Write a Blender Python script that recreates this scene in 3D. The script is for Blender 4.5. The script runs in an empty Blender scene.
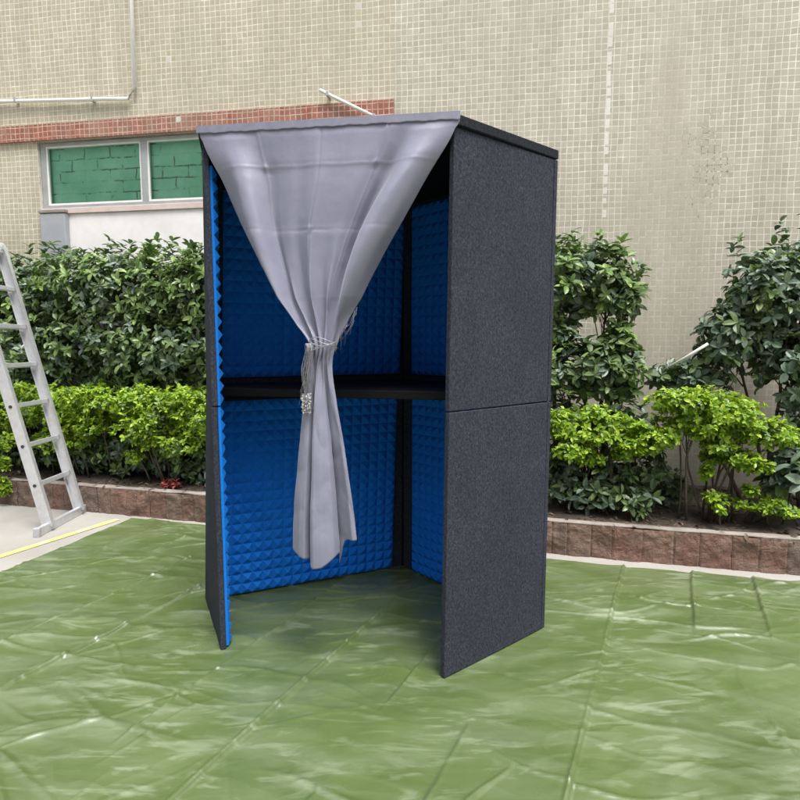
import bpy, math, random
import numpy as np
from mathutils import Vector, Matrix
R = math.radians
SC = bpy.context.scene
COL = SC.collection
random.seed(7)
rng = np.random.default_rng(11)

# ------------------------------------------------------------------ camera, sky, sun, exposure
cd = bpy.data.cameras.new('camera')
cd.sensor_width = 36.0
cd.lens = 568.18 / 800.0 * 36.0
cd.clip_start = 0.05
cd.clip_end = 500
cam = bpy.data.objects.new('camera', cd)
COL.objects.link(cam)
cam.location = (0, 0, 1.3041)
cam.rotation_euler = (R(90) - 0.1013, 0, 0)
SC.camera = cam

SUN_EL, SUN_AZ = R(67), R(150)        # azimuth clockwise from +Y: light comes from behind the camera, a little from the right
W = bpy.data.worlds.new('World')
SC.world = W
W.use_nodes = True
wn, wl = W.node_tree.nodes, W.node_tree.links
wn.clear()
sky = wn.new('ShaderNodeTexSky')
sky.sky_type = 'NISHITA'
sky.sun_disc = False
sky.sun_elevation = SUN_EL
sky.sun_rotation = SUN_AZ
sky.air_density = 1.0
sky.dust_density = 4.0
sky.ozone_density = 1.0
hsv = wn.new('ShaderNodeHueSaturation')   # thin overcast: the same sky, much less blue
hsv.inputs['Saturation'].default_value = 0.30
bg = wn.new('ShaderNodeBackground')
bg.inputs['Strength'].default_value = 0.15
wo = wn.new('ShaderNodeOutputWorld')
wl.new(sky.outputs[0], hsv.inputs['Color'])
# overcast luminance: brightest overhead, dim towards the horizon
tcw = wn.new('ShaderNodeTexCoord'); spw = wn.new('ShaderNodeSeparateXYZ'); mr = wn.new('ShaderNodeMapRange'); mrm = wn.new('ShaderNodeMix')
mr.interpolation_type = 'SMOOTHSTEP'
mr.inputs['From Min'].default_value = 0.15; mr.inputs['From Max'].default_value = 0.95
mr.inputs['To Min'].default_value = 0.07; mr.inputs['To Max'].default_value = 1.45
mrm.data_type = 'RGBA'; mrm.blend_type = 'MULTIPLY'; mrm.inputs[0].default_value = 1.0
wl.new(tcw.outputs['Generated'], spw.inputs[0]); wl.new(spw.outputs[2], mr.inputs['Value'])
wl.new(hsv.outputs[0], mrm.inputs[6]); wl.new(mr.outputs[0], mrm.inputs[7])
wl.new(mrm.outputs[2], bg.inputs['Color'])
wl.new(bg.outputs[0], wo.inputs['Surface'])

sd = bpy.data.lights.new('sun', 'SUN')
sd.energy = 1.4
sd.angle = R(20)
sd.color = (1.0, 0.965, 0.91)
so = bpy.data.objects.new('sun', sd)
COL.objects.link(so)
sv = Vector((math.sin(SUN_AZ) * math.cos(SUN_EL), math.cos(SUN_AZ) * math.cos(SUN_EL), math.sin(SUN_EL)))
so.rotation_euler = sv.to_track_quat('Z', 'Y').to_euler()
so.location = sv * 20

SC.view_settings.view_transform = 'Standard'
SC.view_settings.look = 'None'
SC.view_settings.gamma = 1.0
SC.view_settings.use_curve_mapping = False
SC.view_settings.exposure = 1.02

# ------------------------------------------------------------------ helpers
def material(name):
    m = bpy.data.materials.new(name)
    m.use_nodes = True
    nt = m.node_tree
    b = nt.nodes['Principled BSDF']
    return m, nt, b

class N:
    """tiny node-graph helper"""
    def __init__(s, nt): s.nt = nt
    def __call__(s, kind, **kw):
        n = s.nt.nodes.new('ShaderNode' + kind)
        for k, v in kw.items():
            if k == 'props':
                for a, c in v.items(): setattr(n, a, c)
            else:
                key = int(k[1:]) if k[0] == 'i' and k[1:].isdigit() else k.replace('_', ' ')
                inp = n.inputs[key]
                if isinstance(v, bpy.types.NodeSocket): s.nt.links.new(v, inp)
                else: inp.default_value = v
        return n
    def link(s, a, b): s.nt.links.new(a, b)
    def ramp(s, fac, stops):
        n = s.nt.nodes.new('ShaderNodeValToRGB')
        e = n.color_ramp.elements
        while len(e) > 1: e.remove(e[-1])
        e[0].position = stops[0][0]; e[0].color = (*stops[0][1], 1) if len(stops[0][1]) == 3 else stops[0][1]
        for p, c in stops[1:]:
            q = e.new(p); q.color = (*c, 1) if len(c) == 3 else c
        s.nt.links.new(fac, n.inputs[0])
        return n.outputs[0]
    def mix(s, fac, a, b, mode='MIX'):
        n = s.nt.nodes.new('ShaderNodeMix'); n.data_type = 'RGBA'; n.blend_type = mode
        for v, i in ((fac, 0), (a, 6), (b, 7)):
            if isinstance(v, bpy.types.NodeSocket): s.nt.links.new(v, n.inputs[i])
            elif i: n.inputs[i].default_value = (*v, 1) if len(v) == 3 else v
            else: n.inputs[i].default_value = v
        return n.outputs[2]
    def math(s, op, a, b=None, c=None, clamp=False):
        n = s.nt.nodes.new('ShaderNodeMath'); n.operation = op; n.use_clamp = clamp
        for i, v in enumerate((a, b, c)):
            if v is None: continue
            if isinstance(v, bpy.types.NodeSocket): s.nt.links.new(v, n.inputs[i])
            else: n.inputs[i].default_value = v
        return n.outputs[0]
    def noise(s, vec, scale, detail=4, rough=.55, dist=0.0):
        n = s.nt.nodes.new('ShaderNodeTexNoise')
        if vec is not None: s.nt.links.new(vec, n.inputs['Vector'])
        n.inputs['Scale'].default_value = scale; n.inputs['Detail'].default_value = detail
        n.inputs['Roughness'].default_value = rough; n.inputs['Distortion'].default_value = dist
        return n.outputs[0]
    def bump(s, h, strength, dist, b, normal=None):
        n = s.nt.nodes.new('ShaderNodeBump')
        n.inputs['Strength'].default_value = strength; n.inputs['Distance'].default_value = dist
        s.nt.links.new(h, n.inputs['Height'])
        if normal is not None: s.nt.links.new(normal, n.inputs['Normal'])
        if b is not None: s.nt.links.new(n.outputs[0], b.inputs['Normal'])
        return n.outputs[0]

def wloc(o):
    v = Vector((0, 0, 0))
    while o is not None:
        v += Vector(o.location); o = o.parent
    return v

def mesh(name, verts, faces, mat, parent=None, smooth=False, mats=None, mi=None):
    """one mesh object; verts are world coordinates"""
    me = bpy.data.meshes.new(name)
    v = np.asarray(verts, float)
    if parent is not None: v = v - np.array(wloc(parent))
    me.from_pydata(v.tolist(), [], faces if isinstance(faces, list) else faces.tolist())
    for m in (mats or [mat]): me.materials.append(m)
    if mi is not None: me.polygons.foreach_set('material_index', np.asarray(mi, np.int32))
    if smooth: me.polygons.foreach_set('use_smooth', np.ones(len(me.polygons), bool))
    me.update()
    o = bpy.data.objects.new(name, me)
    COL.objects.link(o)
    if parent is not None: o.parent = parent
    return o

def tag(o, label=None, cat=None, group=None, kind=None):
    if label: o['label'] = label
    if cat: o['category'] = cat
    if group: o['group'] = group
    if kind: o['kind'] = kind
    return o

def thing(name, label, cat, loc, group=None):
    o = bpy.data.objects.new(name, None)
    o.empty_display_size = .2
    COL.objects.link(o)
    o.location = loc
    return tag(o, label, cat, group)

class MB:
    def __init__(s): s.v = []; s.f = []
    def add(s, v, f):
        k = len(s.v)
        s.v += [tuple(p) for p in v]
        s.f += [tuple(i + k for i in q) for q in f]
        return s
    def hexa(s, b, t):
        """prism from bottom ring b to top ring t (both counter-clockwise seen from above)"""
        n = len(b)
        f = [tuple(range(n - 1, -1, -1)), tuple(range(n, 2 * n))]
        for i in range(n):
            j = (i + 1) % n
            f.append((i, j, n + j, n + i))
        return s.add(list(b) + list(t), f)
    def bar(s, p, q, w, h, up=(0, 0, 1)):
        """box bar from p to q, w along the side axis, h along the up axis"""
        p, q = Vector(p), Vector(q)
        d = (q - p).normalized(); side = d.cross(Vector(up)).normalized(); u = side.cross(d).normalized()
        r = [side * (a * w / 2) + u * (b * h / 2) for a, b in ((-1, -1), (1, -1), (1, 1), (-1, 1))]
        v = [p + x for x in r] + [q + x for x in r]
        return s.add(v, [(3, 2, 1, 0), (4, 5, 6, 7), (0, 1, 5, 4), (1, 2, 6, 5), (2, 3, 7, 6), (3, 0, 4, 7)])
    def tube(s, pts, rad, n=8):
        pts = [Vector(p) for p in pts]
        k = len(s.v)
        for i, p in enumerate(pts):
            d = (pts[min(i + 1, len(pts) - 1)] - pts[max(i - 1, 0)]).normalized()
            a = d.cross(Vector((0.13, .21, 1)) if abs(d.z) < .9 else Vector((1, .1, 0))).normalized(); b = d.cross(a)
            r = rad[i] if isinstance(rad, (list, tuple)) else rad
            for j in range(n):
                t = 2 * math.pi * j / n
                s.v.append(tuple(p + (a * math.cos(t) + b * math.sin(t)) * r))
        for i in range(len(pts) - 1):
            for j in range(n):
                s.f.append((k + i * n + j, k + i * n + (j + 1) % n, k + (i + 1) * n + (j + 1) % n, k + (i + 1) * n + j))
        s.f.append(tuple(k + j for j in reversed(range(n))))
        s.f.append(tuple(k + (len(pts) - 1) * n + j for j in range(n)))
        return s
    def build(s, name, mat, parent=None, smooth=False, bevel=0, seg=2):
        o = mesh(name, s.v, s.f, mat, parent, smooth)
        if bevel:
            m = o.modifiers.new('bevel', 'BEVEL'); m.width = bevel; m.segments = seg; m.limit_method = 'ANGLE'; m.angle_limit = R(40)
        return o

def hash2(ix, iy, seed):
    n = (ix.astype(np.int64) * 374761393 + iy.astype(np.int64) * 668265263 + seed * 974634777) & 0x7fffffff
    n = ((n ^ (n >> 13)) * 1274126177) & 0x7fffffff
    return ((n ^ (n >> 16)) & 0xffff) / 65535.0
def vnoise(x, y, seed=0):
    ix, iy = np.floor(x), np.floor(y)
    fx, fy = x - ix, y - iy
    fx = fx ** 3 * (fx * (fx * 6 - 15) + 10); fy = fy ** 3 * (fy * (fy * 6 - 15) + 10)
    a, b = hash2(ix, iy, seed), hash2(ix + 1, iy, seed)
    c, d = hash2(ix, iy + 1, seed), hash2(ix + 1, iy + 1, seed)
    return (a * (1 - fx) + b * fx) * (1 - fy) + (c * (1 - fx) + d * fx) * fy * 1.0
def fbm(x, y, seed=0, o=4):
    s, a, t = 0, 1, 0
    for i in range(o):
        s = s + a * vnoise(x * 2 ** i, y * 2 ** i, seed + i * 17); t += a; a *= .5
    return s / t

def grid_faces(nu, nv):
    i = np.arange(nu * nv).reshape(nv, nu)
    return np.stack([i[:-1, :-1], i[:-1, 1:], i[1:, 1:], i[1:, :-1]], -1).reshape(-1, 4)

# ------------------------------------------------------------------ layout
CA = np.array([-1.43, 4.03]); CT = np.array([.968, -.2508]); CN = np.array([.2508, .968])    # foot of the planter kerb, along, back
def bed(s, d, z=0.0):
    p = CA + s * CT + d * CN
    return Vector((p[0], p[1], z))
WA = np.array([-1.2, 4.9]); wa = R(9.5)
WT = np.array([math.cos(wa), -math.sin(wa)]); WN = np.array([math.sin(wa), math.cos(wa)])     # foot of the building wall
def wall(s, z, d=0.0):
    p = WA + s * WT + d * WN
    return Vector((p[0], p[1], z))

# ------------------------------------------------------------------ materials
def m_concrete():
    m, nt, b = material('concrete'); n = N(nt); tc = n('TexCoord').outputs['Object']
    a = n.noise(tc, 1.6, 6, .6); c = n.noise(tc, 60, 3, .6)
    col = n.ramp(a, [(.3, (.26, .25, .225)), (.55, (.33, .318, .292)), (.75, (.38, .368, .34))])
    col = n.mix(n.math('MULTIPLY', c, .35), col, (.24, .225, .205))
    n.link(col, b.inputs['Base Color']); b.inputs['Roughness'].default_value = .85
    n.bump(c, .3, .004, b)
    return m
def m_yellow():
    m, nt, b = material('yellow_paint'); n = N(nt); tc = n('TexCoord').outputs['Object']
    a = n.noise(tc, 9, 6, .65)
    col = n.ramp(a, [(.36, (.47, .44, .34)), (.5, (.60, .52, .16)), (.7, (.66, .57, .17))])
    n.link(col, b.inputs['Base Color']); b.inputs['Roughness'].default_value = .7
    return m
def m_tile(kind):
    m, nt, b = material('mosaic_tile_' + kind); n = N(nt); tc = n('TexCoord').outputs['Object']
    # local coordinates of the wall: x along, z up
    sep = n('SeparateXYZ', i0=tc); x, z = sep.outputs[0], sep.outputs[2]
    nx = n.noise(tc, 5.0, 2, .5); nz = n.noise(n('Mapping', i0=tc, i1=(3.1, 7.7, 1.3)).outputs[0], 5.0, 2, .5)
    x2 = n.math('ADD', x, n.math('MULTIPLY', n.math('SUBTRACT', nx, .5), .022))
    z2 = n.math('ADD', z, n.math('MULTIPLY', n.math('SUBTRACT', nz, .5), .022))
    P = .0455
    gx, gz = n.math('DIVIDE', x2, P), n.math('DIVIDE', z2, P)
    fx, fz = n.math('FRACT', gx), n.math('FRACT', gz)
    ex = n.math('ABSOLUTE', n.math('SUBTRACT', fx, .5)); ez = n.math('ABSOLUTE', n.math('SUBTRACT', fz, .5))
    cell = n('CombineXYZ', i0=n.math('FLOOR', gx), i1=n.math('FLOOR', gz)).outputs[0]
    wv = n('TexWhiteNoise', i0=cell, props={'noise_dimensions': '3D'})
    rnd = wv.outputs[0]
    # joint: vertical joints are a little wider and uneven
    jw = n.math('MULTIPLY_ADD', n.noise(tc, 11, 3, .6), .10, -.012)
    mx = n.math('GREATER_THAN', ex, n.math('SUBTRACT', .468, jw)); mz = n.math('GREATER_THAN', ez, n.math('SUBTRACT', .47, jw))
    joint = n.math('MAXIMUM', mx, mz)
    if kind == 'beige':
        tile = n.ramp(rnd, [(0, (.395, .370, .295)), (.5, (.44, .413, .335)), (1, (.485, .457, .375))])
        # the left pier is yellower
        left = n.math('LESS_THAN', x, 1.165)
        tile = n.mix(n.math('MULTIPLY', left, .5), tile, n.ramp(rnd, [(0, (.44, .39, .245)), (1, (.50, .45, .29))]))
        grout = n.ramp(n.noise(tc, 14, 3, .6), [(.3, (.54, .52, .45)), (.7, (.76, .74, .66))])
        # zone where joints are rubbed over with cement: joints and tiles nearly one colour
        zx = n.math('SUBTRACT', 1, n.math('DIVIDE', n.math('ABSOLUTE', n.math('SUBTRACT', x, 3.22)), .55), clamp=True)
        zx = n.math('ADD', zx, n.math('MULTIPLY', n.math('SUBTRACT', 1.95, z), .35), clamp=True)
        zx = n.math('MULTIPLY', zx, n.math('GREATER_THAN', x, 1.5))
        zn = n.math('MULTIPLY', zx, n.ramp(n.noise(tc, 2.6, 5, .65), [(.25, (1, 1, 1)), (.75, (.35, .35, .35))]), clamp=True)
        zn = n.ramp(zn, [(.10, (0, 0, 0)), (.34, (1, 1, 1))])
        dull = n.ramp(n.noise(tc, 30, 4, .6), [(.3, (.43, .40, .325)), (.7, (.52, .485, .405))])
        grout = n.mix(n.math('MULTIPLY', zn, n.ramp(n.noise(tc, 22, 3, .7), [(.40, (1, 1, 1)), (.62, (.45, .45, .45))])), grout, dull)
        tile = n.mix(n.math('MULTIPLY', zn, .55), tile, dull)
        # dirty open joints
        dx = n.math('SUBTRACT', 1, n.math('DIVIDE', n.math('ABSOLUTE', n.math('SUBTRACT', x, 3.50)), .34), clamp=True)
        dz = n.math('SUBTRACT', 1, n.math('DIVIDE', n.math('ABSOLUTE', n.math('SUBTRACT', z, 2.60)), .75), clamp=True)
        dk = n.math('MULTIPLY', n.math('POWER', n.math('MULTIPLY', dx, dz), .45), n.noise(n('Mapping', i0=tc, i3=(1.0, 1.0, .6)).outputs[0], 8, 5, .75, .6))
        dk = n.ramp(dk, [(.36, (0, 0, 0)), (.43, (.9, .9, .9))])
        dk = n.math('MULTIPLY', dk, n.ramp(n.noise(tc, 38, 2, .6), [(.42, (0, 0, 0)), (.55, (1, 1, 1))]))
        grout = n.mix(dk, grout, (.15, .14, .12))
        # a column of pale patched tiles
        pc = n.math('LESS_THAN', n.math('ABSOLUTE', n.math('SUBTRACT', x, n.math('MULTIPLY_ADD', n.noise(tc, 3, 1), .03, 2.775))), .015)
        pc = n.math('MULTIPLY', pc, n.math('GREATER_THAN', n.noise(n('Mapping', i0=tc, i3=(0.0, 0.0, 1.0)).outputs[0], 14, 2, .6), .47))
        pc = n.math('MULTIPLY', pc, n.math('GREATER_THAN', z, 2.25))
        tile = n.mix(n.math('MULTIPLY', pc, .9), tile, (.72, .71, .67)); grout = n.mix(n.math('MULTIPLY', pc, .6), grout, (.74, .73, .7))
        pw = n.math('GREATER_THAN', rnd, .9990)
        tile = n.mix(pw, tile, (.58, .56, .5))
    else:
        tile = n.ramp(rnd, [(0, (.24, .075, .05)), (.5, (.30, .10, .068)), (1, (.36, .13, .09))])
        grout = n.ramp(n.noise(tc, 14, 3, .6), [(.3, (.36, .23, .18)), (.7, (.62, .50, .43))])
        tile = n.mix(n.math('GREATER_THAN', rnd, .993), tile, (.70, .66, .58))
    big = n.noise(tc, .9, 5, .6)
    st = n.noise(n('Mapping', i0=tc, i3=(6.0, 6.0, .7)).outputs[0], 1.0, 5, .6)
    col = n.mix(joint, tile, grout)
    col = n.mix(n.ramp(st, [(.42, (0, 0, 0)), (.75, (.40, .40, .40))]), col, (.30, .275, .215))
    col = n.mix(n.ramp(big, [(.35, (.25, .25, .25)), (.6, (0, 0, 0))]), col, (.33, .305, .24))
    n.link(col, b.inputs['Base Color'])
    rgh = n.math('MULTIPLY_ADD', joint, .35, .42); n.link(rgh, b.inputs['Roughness'])
    b.inputs['Specular IOR Level'].default_value = .35
    h = n.math('ADD', n.math('SUBTRACT', 1, joint), n.math('MULTIPLY', rnd, .5))
    n.bump(h, .35, .003, b)
    return m
def m_plain(name, col, rough=.6, var=.12, scale=8, metal=0.0, bump=0.0, spec=.5):
    m, nt, b = material(name); n = N(nt); tc = n('TexCoord').outputs['Object']
    a = n.noise(tc, scale, 5, .6)
    lo = tuple(c * (1 - var) for c in col); hi = tuple(min(1, c * (1 + var)) for c in col)
    n.link(n.ramp(a, [(.3, lo), (.7, hi)]), b.inputs['Base Color'])
    n.link(n.math('MULTIPLY_ADD', n.noise(tc, scale * 3, 3), .2, rough - .1), b.inputs['Roughness'])
    b.inputs['Metallic'].default_value = metal; b.inputs['Specular IOR Level'].default_value = spec
    if bump: n.bump(n.noise(tc, scale * 6, 4, .6), bump, .004, b)
    return m
def m_felt(name, lo, hi, edge=False):
    m, nt, b = material(name); n = N(nt); tc = n('TexCoord').outputs['Object']
    f1 = n.noise(tc, 330, 3, .8); f2 = n.noise(n('Mapping', i0=tc, i3=(1.0, 1.0, .7)).outputs[0], 135, 3, .75); f3 = n.noise(tc, 3, 4, .6)
    s = n.math('ADD', n.math('MULTIPLY', f1, .5), n.math('MULTIPLY', f2, .5))
    col = n.ramp(s, [(.38, lo), (.50, tuple((a + c) / 2.4 for a, c in zip(lo, hi))), (.62, hi)])
    col = n.mix(n.ramp(f3, [(.35, (0, 0, 0)), (.75, (.3, .3, .3))]), col, lo)
    n.link(col, b.inputs['Base Color']); b.inputs['Roughness'].default_value = .95
    b.inputs['Specular IOR Level'].default_value = .12
    n.bump(s, .5, .003, b)
    return m
def m_foam():
    m, nt, b = material('blue_foam'); n = N(nt); tc = n('TexCoord').outputs['Object']
    f = n.noise(tc, 180, 3, .7); g = n.noise(tc, 4, 3, .6)
    col = n.ramp(f, [(.3, (.008, .155, .60)), (.7, (.014, .23, .82))])
    col = n.mix(n.math('MULTIPLY', g, .35), col, (.010, .165, .62))
    n.link(col, b.inputs['Base Color']); b.inputs['Roughness'].default_value = .9
    b.inputs['Specular IOR Level'].default_value = .15
    n.bump(f, .35, .003, b)
    return m
def m_satin():
    m, nt, b = material('grey_satin'); n = N(nt); tc = n('TexCoord').outputs['Object']
    f = n.noise(n('Mapping', i0=tc, i3=(1.0, 1.0, .12)).outputs[0], 420, 2, .6); g = n.noise(tc, 5, 4, .6)
    col = n.ramp(g, [(.3, (.198, .200, .268)), (.7, (.238, .240, .312))])
    n.link(col, b.inputs['Base Color']); b.inputs['Roughness'].default_value = .38
    b.inputs['Specular IOR Level'].default_value = .45
    b.inputs['Sheen Weight'].default_value = .25; b.inputs['Sheen Roughness'].default_value = .35
    bn = n.bump(f, .12, .001, None)
    n.bump(n.noise(tc, 14, 4, .55), .25, .008, b, bn)
    return m
def m_tarp():
    m, nt, b = material('green_tarpaulin'); n = N(nt); tc = n('TexCoord').outputs['Object']
    g = n.noise(tc, 2.2, 5, .6)
    h = n.noise(n('Mapping', i0=tc, i2=(0, 0, R(10)), i3=(1.0, 3.2, 1.0)).outputs[0], 2.2, 4, .55, .4)
    col = n.ramp(g, [(.3, (.052, .084, .020)), (.7, (.080, .120, .030))])
    dust_sheen = n.ramp(h, [(.42, (.08, .08, .08)), (.72, (.42, .42, .42))])  # dust, plus the plastic's pale sheen painted into the base colour
    col = n.mix(dust_sheen, col, (.185, .225, .140))
    # chafed, dusty streaks, with the sheet's whitish reflections painted into the colour
    k = n.noise(n('Mapping', i0=tc, i2=(0, 0, R(13)), i3=(1.0, 3.6, 1.0)).outputs[0], 5.0, 5, .6, .7)
    ws = n.math('MULTIPLY', n.ramp(k, [(.52, (0, 0, 0)), (.64, (1, 1, 1))]), n.ramp(n.noise(tc, 1.6, 4), [(.40, (.15, .15, .15)), (.62, (1, 1, 1))]))
    col = n.mix(n.math('MULTIPLY', ws, .55), col, (.25, .295, .195))
    n.link(col, b.inputs['Base Color'])
    n.link(n.math('MULTIPLY_ADD', n.noise(tc, 4, 5, .65), .30, .17), b.inputs['Roughness'])
    b.inputs['Specular IOR Level'].default_value = .9
    wv = n('VectorMath', i0=tc, props={'operation': 'ADD'})
    nn = nt.nodes.new('ShaderNodeTexNoise'); n.link(tc, nn.inputs['Vector']); nn.inputs['Scale'].default_value = 2.0; nn.inputs['Detail'].default_value = 4
    sc = n('VectorMath', i0=nn.outputs[1], props={'operation': 'SCALE'}); sc.inputs['Scale'].default_value = .55
    n.link(sc.outputs[0], wv.inputs[1])
    cr = None
    for scl, wgt in ((3.2, 1.0), (8.0, .35)):
        vo = n('TexVoronoi', Vector=n('Mapping', i0=wv.outputs[0], i2=(0, 0, R(20)), i3=(1.0, 1.7, 1.0)).outputs[0], Scale=scl, props={'feature': 'F1'})
        t = n.math('MULTIPLY', vo.outputs['Distance'], wgt / scl)
        cr = t if cr is None else n.math('ADD', cr, t)
    n.bump(n.math('ADD', n.math('ADD', cr, n.math('MULTIPLY', h, .12)), n.math('MULTIPLY', n.noise(tc, 14, 3, .5, .8), .004)), .34, .13, b)
    return m
def m_leaf(name, stops, trans, rough=.38, tcol=(.2, .35, .04)):
    m, nt, b = material(name); n = N(nt)
    r = n('NewGeometry').outputs['Random Per Island']
    col = n.ramp(r, stops)
    n.link(col, b.inputs['Base Color']); b.inputs['Roughness'].default_value = rough
    b.inputs['Specular IOR Level'].default_value = .5
    t = n('BsdfTranslucent'); n.link(n.mix(.5, col, tcol), t.inputs[0])
    ms = n('MixShader', i0=trans); n.link(b.outputs[0], ms.inputs[1]); n.link(t.outputs[0], ms.inputs[2])
    n.link(ms.outputs[0], nt.nodes['Material Output'].inputs['Surface'])
    return m
def m_stone():
    m, nt, b = material('red_stone'); n = N(nt); tc = n('TexCoord').outputs['Object']
    r = n('NewGeometry').outputs['Random Per Island']
    base = n.ramp(r, [(0, (.115, .066, .048)), (.35, (.165, .088, .064)), (.6, (.125, .088, .068)), (.8, (.185, .102, .072)), (1, (.14, .10, .078))])
    g = n.noise(tc, 9, 6, .65, .5); s = n.noise(tc, 40, 4, .7)
    col = n.mix(n.ramp(g, [(.45, (0, 0, 0)), (.72, (.55, .55, .55))]), base, (.23, .18, .145))
    col = n.mix(n.ramp(s, [(.56, (0, 0, 0)), (.7, (.5, .5, .5))]), col, (.11, .085, .075))
    n.link(col, b.inputs['Base Color']); b.inputs['Roughness'].default_value = .85
    n.bump(n.math('ADD', g, n.math('MULTIPLY', s, .4)), .8, .03, b)
    return m
def m_soil():
    m, nt, b = material('soil'); n = N(nt); tc = n('TexCoord').outputs['Object']
    a = n.noise(tc, 14, 6, .7)
    n.link(n.ramp(a, [(.3, (.028, .021, .015)), (.7, (.085, .065, .048))]), b.inputs['Base Color']); b.inputs['Roughness'].default_value = .95
    n.bump(a, .8, .03, b)
    return m
def m_greenbrick():
    m, nt, b = material('green_painted_brick'); n = N(nt); tc = n('TexCoord').outputs['Object']
    dis = n.noise(tc, 7, 3, .6)
    sep = n('SeparateXYZ', i0=tc)
    v = n('CombineXYZ', i0=n.math('ADD', sep.outputs[0], n.math('MULTIPLY', dis, .05)), i1=n.math('ADD', sep.outputs[2], n.math('MULTIPLY', dis, .03))).outputs[0]
    br = n('TexBrick', Vector=v, Scale=1.0, props={'offset': .5})
    br.inputs['Mortar Size'].default_value = .007; br.inputs['Brick Width'].default_value = .25; br.inputs['Row Height'].default_value = .098
    br.inputs['Mortar Smooth'].default_value = .3
    gap = n.math('MULTIPLY', br.outputs['Fac'], n.ramp(n.noise(tc, 6, 4, .7), [(.50, (0, 0, 0)), (.58, (1, 1, 1))]))
    gap = n.math('MAXIMUM', gap, n.ramp(n.noise(tc, 9, 5, .75, 1.0), [(.66, (0, 0, 0)), (.70, (.8, .8, .8))]))
    g = n.noise(tc, 5, 4, .6)
    col = n.mix(gap, n.ramp(g, [(.3, (.19, .50, .33)), (.7, (.30, .62, .44))]), (.12, .20, .15))
    n.link(col, b.inputs['Base Color']); b.inputs['Roughness'].default_value = .7
    n.bump(n.math('SUBTRACT', g, br.outputs['Fac']), .5, .012, b)
    return m
def m_glass():
    m, nt, b = material('window_glass'); n = N(nt)
    t = n('BsdfTransparent'); t.inputs[0].default_value = (.97, .99, .98, 1)
    g = n('BsdfGlossy'); g.inputs['Roughness'].default_value = .02
    fr = n('Fresnel', IOR=1.22)
    ms = n('MixShader', i0=fr.outputs[0]); n.link(t.outputs[0], ms.inputs[1]); n.link(g.outputs[0], ms.inputs[2])
    n.link(ms.outputs[0], nt.nodes['Material Output'].inputs['Surface'])
    return m

M = dict(
    concrete=m_concrete(), yellow=m_yellow(), beige=m_tile('beige'), redtile=m_tile('red'),
    felt=m_felt('charcoal_felt', (.013, .0145, .019), (.074, .083, .110)),
    lid=m_felt('roof_felt', (.010, .011, .014), (.040, .044, .056)),
    feltdark=m_felt('black_felt', (.006, .006, .007), (.022, .022, .025)),
    foam=m_foam(), satin=m_satin(), tarp=m_tarp(), stone=m_stone(), soil=m_soil(), gbrick=m_greenbrick(), glass=m_glass(),
    velcro=m_plain('velcro_band', (.165, .168, .225), .7, .12, 30),
    desk=m_plain('black_laminate', (.005, .005, .006), .7, .2, 12, spec=.2),
    alu=m_plain('aluminium', (.60, .61, .63), .40, .10, 26, metal=.55),
    rubber=m_plain('dark_rubber', (.035, .03, .028), .8, .2, 20),
    walu=m_plain('window_aluminium', (.42, .44, .44), .45, .12, 9, metal=.4),
    cement=m_plain('cement_mortar', (.25, .22, .195), .9, .3, 7, bump=.5),
    render=m_plain('white_render', (.76, .74, .745), .85, .10, 4, bump=.25),
    pink=m_plain('pink_sill_stone', (.58, .47, .44), .7, .1, 10),
    greybox=m_plain('grey_sheet', (.33, .345, .38), .6, .08, 5),
    pvc=m_plain('white_pvc', (.74, .74, .71), .5, .06, 10),
    bark=m_plain('bark', (.105, .085, .062), .9, .35, 30, bump=.6),
    twine=m_plain('silver_cord', (.30, .30, .31), .4, .3, 60, metal=.3),
    tagm=m_plain('crinkled_film', (.42, .42, .43), .25, .15, 50, bump=.8),
    dry=m_leaf('dry_leaf', [(0, (.045, .032, .022)), (.5, (.085, .06, .04)), (.9, (.13, .095, .06)), (1, (.24, .18, .11))], .1, .8, (.2, .12, .05)),
    dark=m_leaf('dark_leaf', [(0, (.050, .085, .032)), (.35, (.088, .142, .052)), (.7, (.13, .195, .07)), (1, (.19, .265, .095))], .18, .36, (.12, .24, .04)),
    blue=m_leaf('grey_green_leaf', [(0, (.065, .105, .068)), (.5, (.12, .175, .118)), (1, (.19, .25, .17))], .15, .38, (.1, .2, .05)),
    young=m_leaf('young_leaf', [(0, (.09, .16, .045)), (.5, (.15, .24, .065)), (1, (.23, .33, .10))], .25, .40, (.2, .35, .05)),
    lime=m_leaf('lime_leaf', [(0, (.13, .24, .018)), (.4, (.22, .36, .025)), (.75, (.31, .46, .035)), (1, (.42, .55, .06))], .34, .42, (.42, .6, .04)),
    redl=m_leaf('red_leaf', [(0, (.16, .02, .02)), (1, (.30, .05, .04))], .2, .5, (.3, .05, .03)),
)

# ------------------------------------------------------------------ ground
def sheet(name, pts, z, mat):
    return mesh(name, [(x, y, z) for x, y in pts], [tuple(range(len(pts)))], mat)
tag(sheet('ground', [(-45, -45), (45, -45), (45, 45), (-45, 45)], 0.0, M['concrete']), kind='structure')
F = np.array([.44, .898]); F /= np.linalg.norm(F)
y0 = np.array([-2.085, 4.085]); ywid = .028
yn = np.array([F[1], -F[0]])
a0, a1 = y0 + F * -.0, y0 - F * 7
tag(sheet('road_marking', [a0 - yn * ywid, a1 - yn * ywid, a1 + yn * ywid, a0 + yn * ywid], .004, M['yellow']), kind='structure')

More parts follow.
